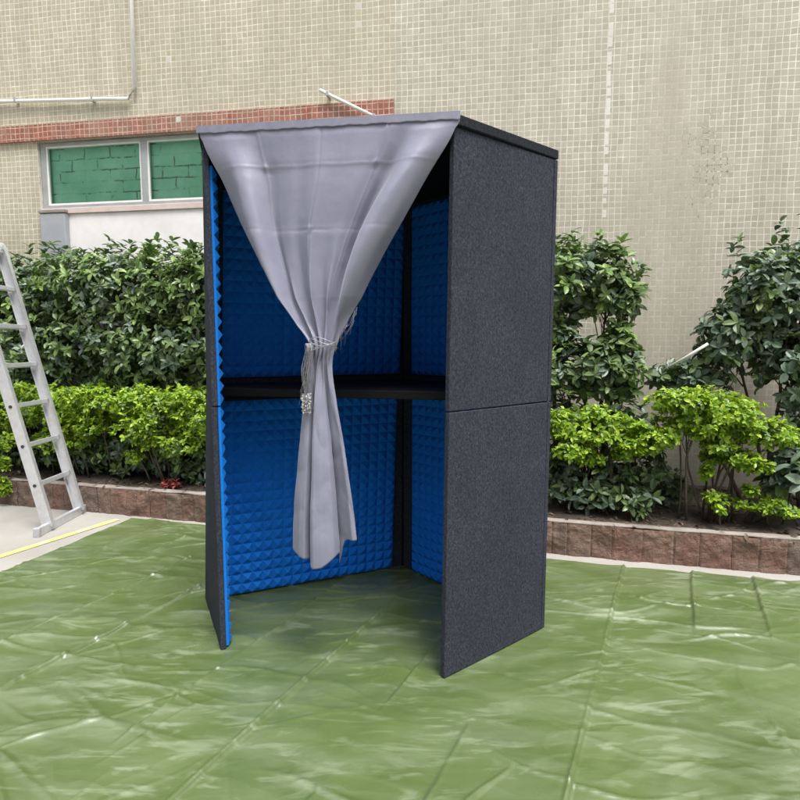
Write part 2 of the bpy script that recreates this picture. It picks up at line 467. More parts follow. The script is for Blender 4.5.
# the tarpaulin: real creases and wrinkles in a fine mesh
def tarpaulin():
    C0 = np.array([-1.985, 4.07]); na, nb = 860, 800
    A_, B_ = np.meshgrid(np.linspace(0, 5.6, na), np.linspace(0, 6.2, nb))
    back = .045 * (fbm(A_ * 1.3, A_ * 0 + 3, 5) - .5)         # a back edge that wavers
    fx = C0[0] + A_ * CT[0] * .99 - B_ * F[0] + CN[0] * (-.03 * A_ / 5 + back * np.exp(-B_ * 3))
    fy = C0[1] + A_ * CT[1] - B_ * F[1] + CN[1] * (-.03 * A_ / 5 + back * np.exp(-B_ * 3))
    # the left edge follows the photo's slightly different angle
    fx += (.20 * B_) * np.exp(-A_ * 2)
    z = np.full_like(fx, .010)
    wob = .03 * (fbm(B_ * .9, A_ * .2, 8) - .5)
    for k, a in enumerate(np.arange(.33, 5.6, .345)):
        st = fbm(B_ * .8 + k * 9, B_ * 0 + k, 21)
        m_ = np.clip((st - .36) * 5, .02, 1)
        q = (A_ + wob - a - .02 * math.sin(k * 2.1) + .006 * (fbm(B_ * 6, B_ * 0 + k, 51) - .5)) / .0115
        sg = 1 if k % 3 else -1
        # a sharp pressed fold: a step with a lip
        z += m_ * (.013 * np.clip(1 - np.abs(q), 0, 1) + sg * .006 * np.tanh(q * 2.2) * np.exp(-(q / 5) ** 2))
    for k, bb in enumerate(np.arange(.7, 6.2, .95)):
        st = fbm(A_ * .8 + k * 5, A_ * 0 + k * 3, 33)
        m_ = np.clip((st - .45) * 5, 0, 1)
        q = (B_ + .05 * (fbm(A_, B_ * 0 + k, 40) - .5) - bb) / .016
        z += .009 * m_ * np.clip(1 - np.abs(q), 0, 1)
    # loose wrinkles, mostly running across
    for sc, amp, sd_ in ((1.0, .013, 3), (2.0, .008, 4)):
        wx = fx * sc * .55 + .9 * fbm(fx * 1.2, fy * 1.2, sd_ + 50); wy = (fy + .25 * fx) * sc * 1.35 + .9 * fbm(fx * 1.1 + 7, fy * 1.1, sd_ + 60)
        r_ = 1 - np.abs(2 * vnoise(wx, wy, sd_) - 1)
        msk = np.clip((fbm(fx * .8, fy * .8, sd_ + 70) - .42) * 5, 0, 1)
        z += amp * np.clip((r_ - .78) / .22, 0, 1) ** 1.6 * msk
    # single sharp wrinkles, each a bent ridge that dies out at both ends
    rw = np.random.default_rng(23)
    for k in range(190):
        cx, cy = rw.uniform(-2.6, 3.0), rw.uniform(.8, 3.9)
        th = rw.normal(-.12, .38) if k % 9 else rw.uniform(0, 3.14)
        ln = rw.uniform(.10, .55); bend = rw.normal(0, .7); wd = rw.uniform(.006, .014); hh = rw.uniform(.0018, .0085) if k % 6 else rw.uniform(.008, .012)
        m_ = (np.abs(fx - cx) < ln + .1) & (np.abs(fy - cy) < ln + .1)
        px_, py_ = fx[m_] - cx, fy[m_] - cy
        u = px_ * math.cos(th) + py_ * math.sin(th); w_ = -px_ * math.sin(th) + py_ * math.cos(th) - bend * u * u - .012 * np.sin(u * 16 + k)
        e = np.clip(1 - (u / ln) ** 2, 0, 1)
        wl_ = wd * (.5 + e)
        z[m_] += hh * e * (np.clip(1 - np.abs(w_) / wl_, 0, 1) + .35 * np.exp(-(w_ / (wl_ * 4)) ** 2))
    z += .006 * fbm(fx * 2.2, fy * 3.5, 90)
    # pressed flat under the booth
    v = np.stack([fx, fy, z], -1).reshape(-1, 3)
    o = mesh('tarpaulin', v, grid_faces(na, nb)[:, ::-1], M['tarp'], smooth=True)
    tag(o, 'creased glossy green plastic tarpaulin spread over the concrete under the booth', 'tarpaulin')
tarpaulin()

# ------------------------------------------------------------------ planter: kerb, soil
kb = thing('planter_kerb', 'low kerb of rough reddish stone blocks edging the planting bed', 'kerb', bed(-1, 0))
def kerb():
    V, Fc, off = [], [], 0
    s = -4.2
    while s < 6.5:
        w = random.choice((.09, .12, .14, .17, .11, .15))
        nu, nv = 15, 15
        U, Vv = np.meshgrid(np.linspace(s + .001, s + w - .001, nu), np.linspace(0, .200, nv))
        edge = np.minimum(np.minimum(U - U.min(), U.max() - U), np.minimum(Vv + .02, .19 - Vv))
        d = -.002 - .004 * np.clip(edge / .008, 0, 1) - .034 * (fbm(U * 11, Vv * 11, 2) - .4) + random.uniform(-.004, .004)
        P = CA[None, None] + U[..., None] * CT + d[..., None] * CN
        v = np.concatenate([P, Vv[..., None]], -1).reshape(-1, 3)
        V.append(v); Fc.append(grid_faces(nu, nv) + off); off += len(v)
        s += w
    o = mesh('stone_facing', np.concatenate(V), np.concatenate(Fc), M['stone'], kb, smooth=False)
    m = MB()
    m.hexa([bed(-4.2, .02), bed(6.5, .02), bed(6.5, .09), bed(-4.2, .09)], [bed(-4.2, .02, .185), bed(6.5, .02, .185), bed(6.5, .09, .185), bed(-4.2, .09, .185)])
    m.build('core', M['cement'], kb)
    n = 400
    U, D = np.meshgrid(np.linspace(-4.2, 6.5, n), np.array([0., .0, .012, .04, .07, .092]))
    hz = np.array([.199, .205, .209, .209, .205, .185])[:, None] + .010 * (fbm(U * 6, D * 20, 12) - .5)
    dd = D + np.array([.004, .004, .004, 0, 0, .004])[:, None] + .010 * (fbm(U * 7, D * 0 + 4, 14) - .5)
    P = CA[None, None] + U[..., None] * CT + dd[..., None] * CN
    mesh('mortar_cap', np.concatenate([P, hz[..., None]], -1).reshape(-1, 3), grid_faces(n, 6), M['cement'], kb, smooth=True)
kerb()
def soil():
    n, k = 240, 30
    U, D = np.meshgrid(np.linspace(-4.2, 6.5, n), np.linspace(.06, 1.75, k))
    z = .188 + .03 * np.clip(D - .15, 0, .4) + .05 * (fbm(U * 5, D * 5, 44) - .4)
    P = CA[None, None] + U[..., None] * CT + D[..., None] * CN
    tag(mesh('soil', np.concatenate([P, z[..., None]], -1).reshape(-1, 3), grid_faces(n, k), M['soil'], smooth=True), kind='structure')
soil()

# ------------------------------------------------------------------ building
# children of the building use its own axes: x along the wall, z up
bl = thing('building', 'tiled building with beige mosaic wall, red tile band and bricked up window', 'building', wall(0, 0))
bl.rotation_euler = (0, 0, -wa)
def bpart(name, m, mat, parent=bl, bevel=0):
    me = bpy.data.meshes.new(name); me.from_pydata([tuple(v) for v in m.v], [], m.f); me.materials.append(mat); me.update()
    o = bpy.data.objects.new(name, me); COL.objects.link(o); o.parent = parent
    if bevel:
        q = o.modifiers.new('bevel', 'BEVEL'); q.width = bevel; q.segments = 2; q.limit_method = 'ANGLE'
    return o
def bbox(x0, x1, y0, y1, z0, z1, m=None):
    m = m or MB()
    return m.hexa([(x0, y0, z0), (x1, y0, z0), (x1, y1, z0), (x0, y1, z0)], [(x0, y0, z1), (x1, y0, z1), (x1, y1, z1), (x0, y1, z1)])
WX0, WX1, WZ0, WZ1 = -2.045, .95, 2.50, 3.035
m = MB()
bbox(-7, WX0, 0, .3, 0, 3.07, m); bbox(WX1, 9, 0, .3, 0, 3.07, m)
bbox(-7, 9, 0, .3, 3.07, 6.2, m)
bpart('mosaic_wall', m, M['beige'])
bpart('red_tile_band', bbox(-7, 1.17, -.028, -.001, 3.070, 3.205), M['redtile'])
bpart('wall_panel', bbox(WX0 + .002, WX1 - .002, .012, .28, 0, 2.44), M['render'])
bpart('sill', bbox(WX0 + .003, WX1 - .003, -.004, .27, 2.442, 2.492), M['pink'], bevel=.004)
bpart('lintel', bbox(WX0 + .002, WX1 - .002, .022, .29, 3.060, 3.069), M['cement'])
bpart('brick_infill', bbox(WX0 + .004, WX1 - .004, .085, .26, 2.494, 3.056), M['gbrick'])
fr = MB()
y0_, y1_ = .025, .07
bbox(WX0 + .005, WX1 - .005, y0_, y1_, 2.493, 2.525, fr); bbox(WX0 + .005, WX1 - .005, y0_, y1_, 3.034, 3.058, fr)
xs = [WX0 + .03, -1.035, -.02, WX1 - .03]
for i, x in enumerate(xs):
    w_ = .025 if i in (0, 3) else .030
    bbox(x - w_, x + w_, y0_ + .003, y1_ - .003, 2.526, 3.033, fr)
win = bpart('window', fr, M['walu'], bevel=.003)
for i in range(3):
    e0 = xs[i] + (.025 if i == 0 else .03); e1 = xs[i + 1] - (.025 if i == 2 else .03)
    sm = MB()
    for a, b_, c, d in ((e0, e0 + .014, 2.526, 3.033), (e1 - .014, e1, 2.526, 3.033), (e0 + .0145, e1 - .0145, 2.526, 2.542), (e0 + .0145, e1 - .0145, 3.021, 3.033)):
        bbox(a, b_, .035, .062, c, d, sm)
    bpart('sash', sm, M['pvc'], win)
    bpart('pane', bbox(e0 + .0145, e1 - .0145, .046, .050, 2.5425, 3.0205), M['glass'], win)

bx = thing('wall_cabinet', 'grey sheet metal box fixed to the wall below the window corner', 'box', wall(-1.90, 2.02))
m = MB()
c = [wall(-2.025, 2.0, -.045), wall(-1.775, 2.0, -.045), wall(-1.775, 2.0, .010), wall(-2.025, 2.0, .010)]
m.hexa(c, [p + Vector((0, 0, .44)) for p in c]); m.build('casing', M['greybox'], bx, bevel=.008)
c = [wall(-2.032, 2.442, -.052), wall(-1.768, 2.442, -.052), wall(-1.768, 2.442, -.006), wall(-2.032, 2.442, -.006)]
m = MB(); m.hexa(c, [p + Vector((0, 0, .03)) for p in c]); m.build('lid', M['cement'], bx, bevel=.006)

m = MB(); m.tube([wall(-5, 3.42, -.03), wall(-2.4, 3.42, -.03), wall(-1.3, 3.37, -.03), wall(-1.12, 3.36, -.03), wall(-1.05, 3.44, -.03), wall(-1.03, 6.0, -.03)], .016, 10)
pipe = tag(m.build('conduit', M['pvc'], None, True), 'thin white conduit running along the tiled wall above the red band', 'pipe')
for s_ in (-2.2, -1.45):
    MB().bar(wall(s_, 3.42 if s_ < -2 else 3.377, -.050), wall(s_, 3.42 if s_ < -2 else 3.377, -.001), .018, .042).build('clip', M['walu'], pipe, bevel=.002)
m = MB(); m.tube([wall(.58, 3.30, -.06), wall(.70, 3.235, -.06), wall(1.12, 3.02, -.055)], .014, 10)
rod = tag(m.build('wall_rod', M['pvc'], None, True), 'white rod slanting down across the red tile band behind the booth', 'rod')
for s_, z_ in ((.645, 3.264), (1.02, 3.07)):
    bk = MB(); bk.bar(wall(s_, z_, -.078), wall(s_, z_, -.0285 if z_ < 3.2 else -.001), .022, .034); bk.build('clip', M['walu'], rod, bevel=.002)
m = MB(); m.tube([bed(3.10, .75, 1.06), bed(3.24, .47, 1.195), bed(3.365, .40, 1.295)], .009, 10)
tag(m.build('garden_stake', M['pvc'], None, True), 'slanting white stick poking out of the grey green shrub', 'stake')

# ------------------------------------------------------------------ ladder
def ladder():
    Yn, Yf = 3.83, 4.23
    x0, zt, xt = -2.44, 1.98, -2.90
    t = thing('stepladder', 'aluminium stepladder standing on the concrete in front of the hedge', 'ladder', (x0, (Yn + Yf) / 2, 0))
    for side in (1, -1):
        if side == 1: P = lambda k, y, dx=0.0: Vector((x0 + (xt - x0) * k + dx, y, .03 + (zt - .03) * k))
        else: P = lambda k, y, dx=0.0: Vector((2 * xt - .06 - x0 - (xt - x0) * k + dx, y, .03 + (zt - .03) * k))
        dirv = (P(1, Yn) - P(0, Yn)).normalized()
        wv = dirv.cross(Vector((0, 1, 0))).normalized()      # across the rail, in the lean plane
        for y, sg in ((Yn, 1), (Yf, -1)):
            m = MB()
            m.bar(P(0, y), P(1, y), .012, .072, up=wv)                       # web
            for q in (-1, 1):
                m.bar(P(0, y) + wv * (q * .034) + Vector((0, sg * .0165, 0)), P(1, y) + wv * (q * .034) + Vector((0, sg * .0165, 0)), .020, .004, up=wv)
            rail = m.build('rail', M['alu'], t, bevel=.0012)
            if sg == 1:
                for k in range(7):
                    c = P((.30 + .28 * k) / 2.0, y) + Vector((0, -.008, 0))
                    MB().tube([c, c + Vector((0, -.004, 0))], .011, 12).build('rivet', M['rubber'], rail)
        for k in range(7):
            kk = (.30 + .28 * k) / 2.0
            m = MB(); m.bar(P(kk, Yn + .010), P(kk, Yf - .010), .034, .026, up=wv)
            m.build('rung', M['alu'], t, bevel=.004)
        m = MB(); c = P(0, 0); m.bar((c.x, Yn - .10, .030), (c.x, Yf + .09, .030), .032, .058)
        m.build('foot_bar', M['alu'], t, bevel=.003)
        for yy in ((Yn - .135, Yn - .1), (Yf + .09, Yf + .135)):
            m = MB(); m.bar((c.x, yy[0], .031), (c.x, yy[1], .031), .042, .066); m.build('end_cap', M['tagm'] if yy[0] < 4 else M['rubber'], t, bevel=.006)
    m = MB()
    for y in (Yn, Yf):
        m.tube([(xt - .03, y - .03, zt), (xt - .03, y + .03, zt)], .05, 16)
    m.tube([(xt - .03, Yn, zt), (xt - .03, Yf, zt)], .014, 10)
    m.build('hinge', M['alu'], t, bevel=.003)
ladder()

# ------------------------------------------------------------------ the booth
H = 2.062
Bq = dict(D=(-.754, 2.272), E=(-.986, 2.757), C=(.020, 3.205), B=(.656, 2.462), A=(.170, 2.066))
Tq = dict(D=(-.748, 2.225), E=(-.905, 2.757), C=(.020, 3.205), B=(.664, 2.470), A=(.194, 2.088))
CENTER = np.array([-.15, 2.6])
booth = thing('sound_booth', 'charcoal felt walled acoustic booth lined inside with blue pyramid foam', 'booth', (-.15, 2.6, .012))
def lerp(a, b, t): return np.asarray(a, float) * (1 - t) + np.asarray(b, float) * t
def corner(k, z): return lerp(Bq[k], Tq[k], z / 2.1)
def inward(p, q):
    d = np.asarray(q) - np.asarray(p); n = np.array([-d[1], d[0]]) / np.linalg.norm(d)
    if np.dot(CENTER - (np.asarray(p) + np.asarray(q)) / 2, n) < 0: n = -n
    return n
Z0 = .016
SEAM = 1.047
def wallseg(p, q, th, f0=0.0, f1=0.0, m0=(.03, .03), m1=(.03, .03), label=None):
    """panel pair from corner p to corner q; f0,f1 pull the ends in; foam margins lower m0, upper m1"""
    for lvl, (za, zb, mg, fz) in enumerate(((Z0, SEAM - .002, m0, (.024, SEAM - (.003 if p == 'D' else .03))), (SEAM + .002, H, m1, (SEAM + (.004 if p == 'D' else .085), (1.975 if p == 'D' else 2.015))))):
        ring = []
        for z in (za, zb):
            a, b = corner(p, z), corner(q, z)
            n = inward(a, b); u = (b - a) / np.linalg.norm(b - a)
            sh = .0022 * lvl
            a2, b2 = a + u * f0 + n * sh, b - u * f1 + n * sh
            r = [a2, b2, b2 + n * th, a2 + n * th]
            ring.append([(x, y, z) for x, y in r])
        m = MB()
        if np.cross(np.array(ring[0][1])[:2] - np.array(ring[0][0])[:2], np.array(ring[0][2])[:2] - np.array(ring[0][1])[:2]) < 0:
            ring = [r[::-1] for r in ring]
        m.hexa(*ring)
        pan = m.build('wall_panel', M['felt'], booth, bevel=.003)
        # foam: a pyramid field with a straight back
        L = np.linalg.norm(np.asarray(Bq[q]) - Bq[p])
        s0, s1 = f0 + mg[0], L - f1 - mg[1]
        z0, z1 = fz
        nx, nz = max(1, round((s1 - s0) / .051)), max(1, round((z1 - z0) / .051))
        px, pz = (s1 - s0) / nx, (z1 - z0) / nz
        V, Fc = [], []
        def pt(s, z, d):
            a, b = corner(p, z), corner(q, z); n = inward(a, b); u = (b - a) / np.linalg.norm(b - a)
            w = a + u * s + n * (th + .0015 + d); return (w[0], w[1], z)
        idx = {}
        for j in range(nz + 1):
            for i in range(nx + 1):
                idx[i, j] = len(V); V.append(pt(s0 + i * px, z0 + j * pz, .010 + random.uniform(-.001, .001) - (.008 if nx > 12 and i == nx // 2 else 0)))
        for j in range(nz):
            for i in range(nx):
                k = len(V); V.append(pt(s0 + (i + .5) * px + random.uniform(-.0015, .0015), z0 + (j + .5) * pz + random.uniform(-.0015, .0015), .029 + random.uniform(-.003, .002)))
                c4 = [idx[i, j], idx[i + 1, j], idx[i + 1, j + 1], idx[i, j + 1]]
                for e in range(4): Fc.append((c4[e], c4[(e + 1) % 4], k))
        # rim
        rim = [(i, 0) for i in range(nx)] + [(nx, j) for j in range(nz)] + [(i, nz) for i in range(nx, 0, -1)] + [(0, j) for j in range(nz, 0, -1)]
        bk = []
        for i, j in rim: bk.append(len(V)); V.append(pt(s0 + i * px, z0 + j * pz, 0))
        for e in range(len(rim)):
            g = (e + 1) % len(rim)
            Fc.append((idx[rim[e]], bk[e], bk[g], idx[rim[g]]))
        mesh('acoustic_foam', V, Fc, M['foam'], pan)
TH = .023
wallseg('D', 'E', TH, 0, .0, (.012, .05), (.012, .05))
wallseg('E', 'C', TH, TH + .002, .0, (.045, .090), (.045, .080))
wallseg('C', 'B', TH, TH + .004, .0, (.085, .055), (.078, .055))
wallseg('B', 'A', TH, TH + .002, .0, (.05, .085), (.05, .085))

def poly(z, grow=0.0, keys='DECBA'):
    out = []
    for k in keys:
        c = corner(k, z); d = c - CENTER; out.append(tuple(c + d / np.linalg.norm(d) * grow) + (z,))
    return out[::-1]
# inner corner battens and ceiling lining in black felt
m = MB()
Ci = corner('C', 1.0)
def inner(k, off): c = corner(k, 1.0); d = CENTER - c; return c + d / np.linalg.norm(d) * off
c = inner('C', .010)
m.hexa([(c[0] - .03, c[1] + .002, .02), (c[0], c[1] - .028, .02), (c[0] + .03, c[1] + .002, .02)], [(c[0] - .03, c[1] + .002, 2.02), (c[0], c[1] - .028, 2.02), (c[0] + .03, c[1] + .002, 2.02)])
m.build('corner_batten', M['feltdark'], booth)
for k in 'EB':
    m = MB(); rr_ = []
    for z in (.02, 2.03):
        c = corner(k, z); d = CENTER - c; d /= np.linalg.norm(d); t_ = np.array([-d[1], d[0]])
        rr_.append([(*(c + d * a_ + t_ * b_), z) for a_, b_ in ((.020, -.012), (.045, -.030), (.052, 0), (.045, .030), (.020, .012))][::-1])
    m.hexa(*rr_); m.build('corner_batten', M['feltdark'], booth)
m = MB(); m.hexa(poly(2.034, -.036), poly(2.060, -.036)); m.build('ceiling_lining', M['feltdark'], booth)
# roof: one slab, a hair proud of the walls at the front
def roofring(z):
    D, E, C, B, A = [np.array(corner(k, 2.1)) for k in 'DECBA']
    f = (A - D) / np.linalg.norm(A - D); nf = np.array([f[1], -f[0]])
    return [(x, y, z) for x, y in (D + nf * .012 - f * .004, A + nf * .010 + f * .004, B + np.array([.000, -.002]), C, E)]
m = MB(); m.hexa(roofring(2.066), roofring(2.102)); m.build('roof_panel', M['lid'], booth, bevel=.003)
# desk board: five sided, its front edge parallel to the opening
def ins(a, b, t): return lerp(Bq[a], Bq[b], t)
fl, fr_ = ins('D', 'E', .47), ins('A', 'B', .47)
pl = []
for k, p in (('l', fl), ('E', Bq['E']), ('C', Bq['C']), ('B', Bq['B']), ('r', fr_)):
    d = CENTER - np.asarray(p); pl.append(np.asarray(p) + d / np.linalg.norm(d) * (.055 if k in 'lr' else .075))
ring = lambda z: [(x, y, z) for x, y in pl[::-1]]
m = MB(); m.hexa(ring(1.068), ring(1.103)); m.build('desk_board', M['desk'], booth, bevel=.003)
m = MB()
for (a, b) in ((1, 2), (2, 3)):
    p, q = pl[a], pl[b]; m.bar((p[0], p[1], 1.045), (q[0], q[1], 1.045), .02, .04)
m.build('desk_rail', M['feltdark'], booth)

# ------------------------------------------------------------------ curtain
FD = np.array(Bq['D']); FA = np.array(Bq['A']); FU = (FA - FD) / np.linalg.norm(FA - FD); FN = np.array([FU[1], -FU[0]])   # FN points to the viewer
def front(u, d, z):
    """point u metres along the opening, d metres out towards the viewer"""
    t = np.clip((z - 1.3) / .8, 0, 1)
    a, b = lerp(Bq['D'], Tq['D'], t), lerp(Bq['A'], Tq['A'], t)
    e = (b - a) / np.linalg.norm(b - a)
    p = a + u * e + d * np.array([e[1], -e[0]])
    return (p[0], p[1], z)
def cat(P, t):
    """Catmull-Rom through rows of P at parameter t in [0, len-1]"""
    P = np.asarray(P, float); n = len(P)
    i = np.clip(np.floor(t).astype(int), 0, n - 2); f = (t - i)
    p0, p1, p2, p3 = P[np.clip(i - 1, 0, n - 1)], P[i], P[i + 1], P[np.clip(i + 2, 0, n - 1)]
    f = f.reshape(f.shape + (1,) * (P.ndim - 1))
    return .5 * (2 * p1 + (p2 - p0) * f + (2 * p0 - 5 * p1 + 4 * p2 - p3) * f ** 2 + (3 * p1 - p0 - 3 * p2 + p3) * f ** 3)
def curtain():
    NC = 21
    I = np.arange(NC) / (NC - 1)
    up = np.array([-.6, .1, .8, .75, .0, -.45, -.25, -.1, -.15, .05, .25, .1, .0, .05, .0, -.35, -.75, .45, 1.0, .5, -.7])      # folds of the upper cloth
    # tail: a zig-zag in plan (u offset fraction, depth)
    tu = np.array([.00, .07, .15, .235, .285, .30, .27, .26, .31, .345, .40, .50, .59, .665, .70, .66, .67, .76, .86, .94, 1.0])
    td = np.array([-.1, .25, .60, .75, .3, -.9, -1.5, -1.4, -.4, .9, 1.15, 1.05, .85, .60, .1, -.5, -.35, -.05, .25, .60, .55])
    # waist: tight pleats
    wu = np.array([.0, .12, .05, .02, .20, .34, .25, .22, .40, .52, .44, .41, .58, .68, .60, .58, .76, .88, .82, .85, 1.0])
    wd = np.array([.0, .6, .9, .1, -.4, .3, .95, .2, -.5, .2, 1.0, .3, -.5, .1, .95, .2, -.4, .3, .8, .0, -.3])
    Iw = np.array([.0, .02, .07, .14, .17, .19, .235, .29, .345, .40, .45, .49, .54, .59, .64, .70, .74, .76, .85, .96, 1.0])
    lv = []   # z, left u, right u, u-profile, d-profile * amp, offset
    def L(z, l, r, uu, dd, amp, off): lv.append((z, l + (r - l) * uu, dd * amp + off))
    mixp = lambda a, b, t: a * (1 - t) + b * t
    L(2.100, .002, .972, I, up, .001, .0150)
    L(2.050, .014, .955, I, up, .005, .0205)
    L(1.90, .085, .862, I, up, .038, .026)
    L(1.75, .150, .775, mixp(I, Iw, .5), up, .052, .030)
    L(1.60, .225, .690, mixp(mixp(I, Iw, .8), wu, .10), mixp(up, wd, .1), .056, .032)
    L(1.47, .300, .625, mixp(Iw, wu, .25), mixp(up, wd, .3), .048, .032)
    L(1.37, .375, .570, mixp(I, wu, .65), mixp(up, wd, .65), .024, .030)
    L(1.29, .438, .535, wu, wd, .018, .036)
    L(1.22, .432, .522, mixp(wu, tu, .35), mixp(wd, td, .35), .020, .038)
    L(1.10, .408, .538, mixp(wu, tu, .8), mixp(wd, td, .8), .026, .036)
    L(.95, .388, .565, tu, td, .034, .032)
    L(.78, .368, .592, tu, td, .046, .030)
    L(.62, .352, .613, tu, td, .054, .030)
    L(.48, .345, .627, tu, td, .058, .030)
    hem = np.array([.492, .485, .480, .475, .470, .47, .46, .432, .430, .452, .447, .452, .470, .490, .50, .45, .445, .54, .558, .560, .562])
    nu, nv = 190, 300
    tu_ = np.linspace(0, NC - 1, nu)
    U = np.stack([cat(l[1], tu_) for l in lv]); Dd = np.stack([cat(l[2], tu_) for l in lv])
    for q in range(8, len(lv)):
        lin = lambda a: np.interp(tu_, np.arange(NC), a)
        U[q] = .3 * U[q] + .7 * lin(lv[q][1]); Dd[q] = .3 * Dd[q] + .7 * lin(lv[q][2])
    hm = np.interp(tu_, np.arange(NC), hem)
    hm = np.convolve(np.pad(hm, 3, mode='edge'), np.ones(7) / 7, 'valid')
    Zl = np.array([l[0] for l in lv])
    # sample down the cloth
    k = np.linspace(0, 1, nv)
    V = np.zeros((nv, nu, 3))
    for j in range(nv):
        z = 2.100 + (hm - 2.100) * k[j]
        # level parameter for each column
        t = np.interp(-z, -Zl, np.arange(len(Zl)))
        col_u = np.zeros(nu); col_d = np.zeros(nu)
        ii = np.clip(np.floor(t).astype(int), 0, len(Zl) - 2); f = t - ii
        c = np.arange(nu)
        g = lambda Q: .5 * (2 * Q[ii, c] + (Q[ii + 1, c] - Q[np.maximum(ii - 1, 0), c]) * f + (2 * Q[np.maximum(ii - 1, 0), c] - 5 * Q[ii, c] + 4 * Q[ii + 1, c] - Q[np.minimum(ii + 2, len(Zl) - 1), c]) * f ** 2
                        + (3 * Q[ii, c] - Q[np.maximum(ii - 1, 0), c] - 3 * Q[ii + 1, c] + Q[np.minimum(ii + 2, len(Zl) - 1), c]) * f ** 3)
        col_u = g(U); col_d = g(Dd)
        uu = np.linspace(0, 1, nu)
        # pressed storage creases (a grid) with little pinches where they cross
        cr = np.zeros(nu)
        for a, sg in ((.235, 1), (.485, -1), (.735, 1)):
            cr += sg * .0030 * np.exp(-((uu - a) / .0032) ** 2) + .0020 * sg * np.clip((uu - a) / .02, -1, 1) * np.exp(-((uu - a) / .05) ** 2)
        fade = np.clip((z - 1.35) / .3, .25, 1)
        for zz, sg in ((1.945, 1), (1.715, -1), (1.47, 1), (.86, -1), (.68, 1)):
            e = np.exp(-((z - zz - .0015 * np.sin(uu * 9)) / .0035) ** 2)
            cr += sg * .0022 * e * (.35 + .65 * vnoise(uu * 9, uu * 0 + zz * 7, 61)) + .0012 * sg * np.clip((z - zz) / .02, -1, 1) * np.exp(-((z - zz) / .05) ** 2)
            for a in ((.235, .735) if zz > 1.9 else (.485,)):
                rr = ((uu - a) * 1.0) ** 2 + (z - zz) ** 2
                cr += .0045 * np.exp(-rr / .00015) - .003 * np.exp(-((uu - a - .012) ** 2 + (z - zz + .014) ** 2) / .0002)
        low = np.clip((1.15 - z) / .2, 0, 1)
        wr = (.0035 + .004 * low) * (fbm(uu * 7, z * 6, 71) - .5) + low * .010 * np.abs(vnoise(uu * 5 + z * 4, z * 7 - uu * 3, 75) - .5) + .002 * (fbm(uu * 22, z * 9, 72) - .5)
        d = col_d + cr * fade + wr
        for q in range(nu): V[j, q] = front(col_u[q], d[q], z[q])
    o = mesh('curtain', V.reshape(-1, 3), grid_faces(nu, nv), M['satin'], smooth=True)
    s = o.modifiers.new('thick', 'SOLIDIFY'); s.thickness = .0016; s.offset = 0
    tag(o, 'silvery grey satin curtain gathered at the waist, hanging from the booth front', 'curtain')
    # header band, on the edge of the roof
    n = 80
    vb = []
    for k_ in range(n):
        u = -.008 + .978 * k_ / (n - 1)
        w = .0012 * math.sin(k_ * .7) + .001 * math.sin(k_ * 1.9)
        for z, d in ((2.076 + w, .0212), (2.0765 + w, .0232), (2.079 + w, .0236), (2.1045, .0205), (2.1052, -.002)):
            vb.append(front(u, d, z))
    f = []
    for k_ in range(n - 1):
        for q in range(4): f.append((k_ * 5 + q, (k_ + 1) * 5 + q, (k_ + 1) * 5 + q + 1, k_ * 5 + q + 1))
    mesh('header_band', vb, f, M['velcro'], o, smooth=False)
    # tie: wraps of thin cord and hanging frayed threads, with a crinkled film tag
    m = MB()
    for w_ in range(5):
        z0 = 1.285 + .007 * w_
        pts = []
        for k_ in range(25):
            a = 2 * math.pi * k_ / 24
            pts.append(front(.487 + .052 * math.cos(a), .040 + .030 * math.sin(a), z0 + .010 * math.sin(a * 2 + w_)))
        m.tube(pts, .0016, 5)
    tie = m.build('tie_cord', M['twine'], o, True)
    m = MB(); r2 = random.Random(4)
    for k_ in range(34):
        u0 = .435 + .02 * r2.random(); d0 = .062 + .012 * r2.random()
        u1 = u0 - .03 + .03 * r2.random(); z1 = 1.29 - r2.uniform(.10, .27)
        pts = [front(u0 + (u1 - u0) * t + .008 * math.sin(t * 5 + k_), d0 + .01 * math.sin(t * 4 + k_ * 2), 1.30 + (z1 - 1.30) * t) for t in np.linspace(0, 1, 8)]
        m.tube(pts, .0007, 4)
    for k_ in range(14):
        t0 = r2.uniform(0, .45); u0 = .535 + .20 * t0; z0 = 1.30 + .30 * t0
        pts = [front(u0 - .05 * t + .010 * math.sin(t * 6 + k_), .046 + .018 * math.sin(t * 3 + k_), z0 - r2.uniform(.7, 1) * .12 * t) for t in np.linspace(0, 1, 7)]
        m.tube(pts, .0005, 4)
    m.build('frayed_thread', M['twine'], tie, True)
    n_, k2 = 12, 16
    A_, B_ = np.meshgrid(np.linspace(0, 1, n_), np.linspace(0, 1, k2))
    P = np.zeros((k2, n_, 3))
    for j in range(k2):
        for i in range(n_):
            P[j, i] = front(.412 + .036 * A_[j, i] + .004 * r2.uniform(-1, 1), .072 + .006 * r2.uniform(-1, 1), 1.115 - .075 * B_[j, i])
    tg = mesh('film_tag', P.reshape(-1, 3), grid_faces(n_, k2), M['tagm'], tie)
curtain()

